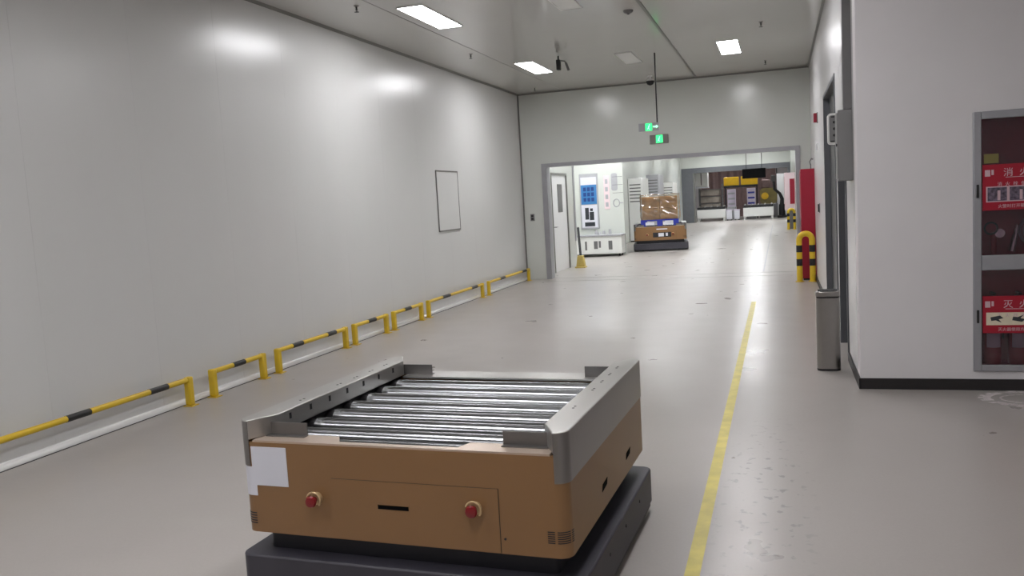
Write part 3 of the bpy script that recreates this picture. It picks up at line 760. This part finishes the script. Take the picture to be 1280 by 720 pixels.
wb = empty('white_bench', (-4.95, 23.85, 0), 'long low white bench with a grey rail in front of the partition', 'bench')
MB().box(-.68, .68, -.25, .3, .08, .58).build('cabinet', 'white', wb, bevel=.01); MB().box(-.7, .7, -.28, .32, .58, .625).build('top', 'greyprint', wb, bevel=.005)
for x in (-.6, .6):
    for y in (-.18, .22): MB().tube([(x-.02, y, .04), (x+.02, y, .04)], .04, 12).build('caster', 'black', wb)
for k, x in enumerate((-.38, -.12, .02, .3)): MB().box(x, x+.06+.05*(k % 2), -.256, -.25, .2+.03*(k % 3), .45).build('grille', 'greydk', wb)
for x, hgt in ((-.1, .12), (.0, .06), (.12, .1), (.3, .14)):
    tag(MB().tube([(-4.95+x, 23.9, .625), (-4.95+x, 23.9, .625+hgt)], [.05, .035], 10).build('small_container', 'greyprint'), {-.1: 'left small grey container on the white bench', .0: 'lowest small grey container on the white bench', .12: 'third small grey container on the white bench', .3: 'right and tallest small grey container on the bench'}[x], 'container', 'containers on the bench')
# cabinets against the recessed corridor wall
for y, z, lb, mt in ((31.5, 2.3, 'tall white louvred cabinet behind the distant vehicle', 'white'), (36., 2.5, 'tall grey cabinet farther along the corridor wall', 'greyprint'), (41., 2.2, 'pale cabinet nearest the far opening', 'white')):
    e = empty('tall_cabinet', (-4.985, y, 0), lb, 'cabinet', 'cabinets on the corridor wall')
    MB().box(-.25, .25, -.8, .8, .05, z).build('body', mt, e, bevel=.01); MB().box(-.23, .23, -.78, .78, 0, .05).build('plinth', 'black', e)
    for k in range(6): MB().box(-.2, .2, -.808, -.8, z-.25-k*.12, z-.21-k*.12).build('louvre', 'greydk' if mt != 'greydk' else 'dark', e)
    MB().box(.25, .262, -.02, .02, 1., 1.2).build('handle', 'dark', e)
# right side of the corridor
f2 = empty('fire_cabinet', (XR, 36.2, 0), 'distant wall cabinet with a red panel on the corridor right wall', 'fire cabinet')
MB().box(-.4, -.002, -.5, .5, .75, 2.25).build('body', 'pinkprint', f2, bevel=.01); MB().box(-.2, -.02, -.506, -.5, 1.0, 2.0).build('red_panel', 'redcab', f2); MB().box(-.406, -.4, -.4, .4, .95, 2.1).build('red_panel', 'redcab', f2)
MB().box(-.3, -.002, -.45, .45, 0, .75).build('stand', 'greydk', f2)
hoop(.30, .53, 35.2, .8, 'small distant hoop bollard beside the corridor right wall')

# ------------------------------------------------------------------ workshop at the far end
def conveyor(x0, x1, y, label):
    e = empty('conveyor', ((x0+x1)/2, y, 0), label, 'conveyor', 'white conveyors in the workshop'); w = (x1-x0)/2
    MB().box(-w, w, -.5, .5, .16, .66).build('side_panel', 'white', e, bevel=.02)
    MB().box(-w+.02, w-.02, -.45, .45, .66, .8).build('belt_bed', 'dark', e)
    for s in (-w+.02, w-.14):
        for yy in (-.45, .33): MB().box(s, s+.12, yy, yy+.12, 0, .16).build('leg', 'white', e)
    for k in range(5): MB().tube([(-w+.1+k*(2*w-.2)/4, -.45, .83), (-w+.1+k*(2*w-.2)/4, .45, .83)], .04, 10).build('roller', 'steelp', e)
conveyor(-4.55, -2.95, 50.0, 'white conveyor at the left of the far workshop')
conveyor(-1.98, -.35, 49.8, 'white conveyor at the right of the far workshop')
bx = empty('goods_rack', (-3.85, 51.6, 0), 'rack of wrapped grey brown goods behind the left conveyor', 'rack')
for k in range(3): MB().box(-.62, .5, -.35, .35, .6+k*.42, .97+k*.42).build('goods_bundle', 'mesh', bx, bevel=.04)
for x in (-.72, .6):
    for yy in (-.4, .34): MB().box(x, x+.06, yy, yy+.06, 0, 2.1).build('upright', 'greydk', bx)
for k in range(4): MB().box(-.72, .66, -.4, .4, .53+k*.42, .57+k*.42).build('shelf', 'greydk', bx)
hd = empty('extractor_unit', (-4.3, 50.75, 1.97), 'white hanging unit at the top left of the far workshop', 'machine')
MB().box(-.4, .35, -.3, .3, 0, .85).build('housing', 'white', hd, bevel=.04); MB().box(-.42, .37, -.32, .32, -.07, 0).build('lower_rim', 'paper', hd); MB().box(-.06, .0, -.31, -.3, .1, .8).build('joint', 'greydk', hd)
for x in (-.3, .25): MB().tube([(x, 0, .85), (x, 0, H-1.95)], .02, 8).build('hanger', 'greydk', hd)
cu = empty('brown_curtain', (-3.0, 54.0, 0), 'brown curtain hanging at the back of the workshop', 'curtain')
pth = [(-1.7+i*.1, .08*math.sin(i*1.3)) for i in range(46)]
MB().ribbon(pth, .05, 2.9, 0, .02).build('cloth', 'brownwall', cu)
MB().tube([(-1.8, 0, 2.92), (2.9, 0, 2.92)], .03, 8).build('curtain_rod', 'dark', cu)
for x in (-1.75, 2.85): MB().tube([(x, 0, 0), (x, 0, 2.95)], .03, 8).build('curtain_post', 'dark', cu)
gb = empty('gantry_beam', (-2.15, 51.3, 0), 'yellow gantry beam across the far workshop', 'gantry')
MB().box(-.95, -.1, -.2, .2, 1.95, 2.45).build('beam_section', 'ymach', gb, bevel=.03); MB().box(0.02, .95, -.2, .2, 1.95, 2.45).build('beam_section', 'ymach', gb, bevel=.03)
MB().box(-.95, .95, -.22, .22, 1.83, 1.95).build('beam_shadow', 'dark', gb)  # dark strip standing in for the shadow below the beam
for x in (-.92, .86): MB().box(x, x+.07, -.05, .05, 0, 1.83).build('gantry_post', 'dark', gb)
for x, lb, mt in ((-2.65, 'pale lilac column under the yellow beam, left', 'lilac'), (-1.55, 'pale column with dark bands under the yellow beam, right', 'lilac')):
    e = empty('machine_column', (x, 50.9, 0), lb, 'machine')
    MB().box(-.28, .24, -.2, .2, 0, .75).build('cabinet', 'greyprint', e, bevel=.03); MB().box(-.25, .22, -.18, .18, .75, 1.75).build('column', mt, e, bevel=.02)
    for k in range(3):
        MB().box(-.2, .17, -.19, -.18, .85+k*.3, .95+k*.3).build('dark_band', 'blue' if x > -2 else 'greyprint', e)
ol = empty('olive_machine', (-.62, 51.6, 0), 'olive coloured machine behind the right conveyor', 'machine')
MB().box(-.5, .5, -.4, .4, 0, .8).build('base', 'greydk', ol, bevel=.03); MB().prism(rrect(-.48, .48, .8, 1.7, .2), -.35, .35, 'y').build('housing', 'olive', ol)
MB().box(-.4, .1, -.3, .3, 1.7, 2.2).build('head', 'brownwall', ol, bevel=.06); MB().tube([(-.2, -.35, 1.25), (-.2, -.4, 1.25)], .2, 16).build('round_cover', 'ymach', ol)
mn = empty('hanging_screen', (-1.3, 48.05, 2.27), 'black screen hanging in the far opening', 'screen')
MB().box(-.62, .6, -.05, .05, 0, .52).build('screen_body', 'slot', mn, bevel=.01); MB().box(-.58, .56, -.053, -.05, .04, .48).build('screen_face', 'slot', mn)
for x in (-.4, .4): MB().tube([(x, 0, .52), (x, 0, H-2.27)], .015, 8).build('hanger', 'dark', mn)
ra = empty('robot_arm', (.1, 50.2, 0), 'black curved robot arm at the right of the far workshop', 'robot arm')
MB().lathe([(.26, 0), (.26, .1), (.18, .15), (.16, .75)], 20).build('base', 'blackpl', ra)
MB().tube([(0, 0, .7), (.02, 0, 1.05), (-.1, 0, 1.35), (-.38, 0, 1.62), (-.42, 0, 2.1)], [.12, .1, .085, .08, .07], 12).build('arm', 'blackpl', ra)
MB().box(-.55, -.3, -.1, .1, 2.05, 2.4).build('wrist', 'greydk', ra, bevel=.03)
wp = empty('white_door_panel', (.25, 52.5, 0), 'tall pale panel at the right end of the far workshop', 'panel')
MB().box(-.4, .5, -.04, .04, .02, 2.5).build('panel', 'door_white', wp); MB().box(-.44, -.4, -.05, .05, 0, 2.55).build('edge_post', 'dframe', wp)
for k in range(3):
    e = empty('floor_crate', (-2.75+k*.42, 49.6, 0), ['white crate left between the two far conveyors', 'white crate in the middle between the two far conveyors', 'white crate against the right far conveyor'][k], 'crate', 'crates between the conveyors')
    if k < 2:
        MB().box(-.15, .15, -.2, .2, .05, .55).build('box', 'paper', e, bevel=.03); MB().box(-.17, .17, -.22, .22, .55, .6).build('lid', 'lilac', e)
        for s in (-.12, .08): MB().box(s, s+.04, -.15, .15, 0, .05).build('foot', 'black', e)
    else: bpy.data.objects.remove(e)
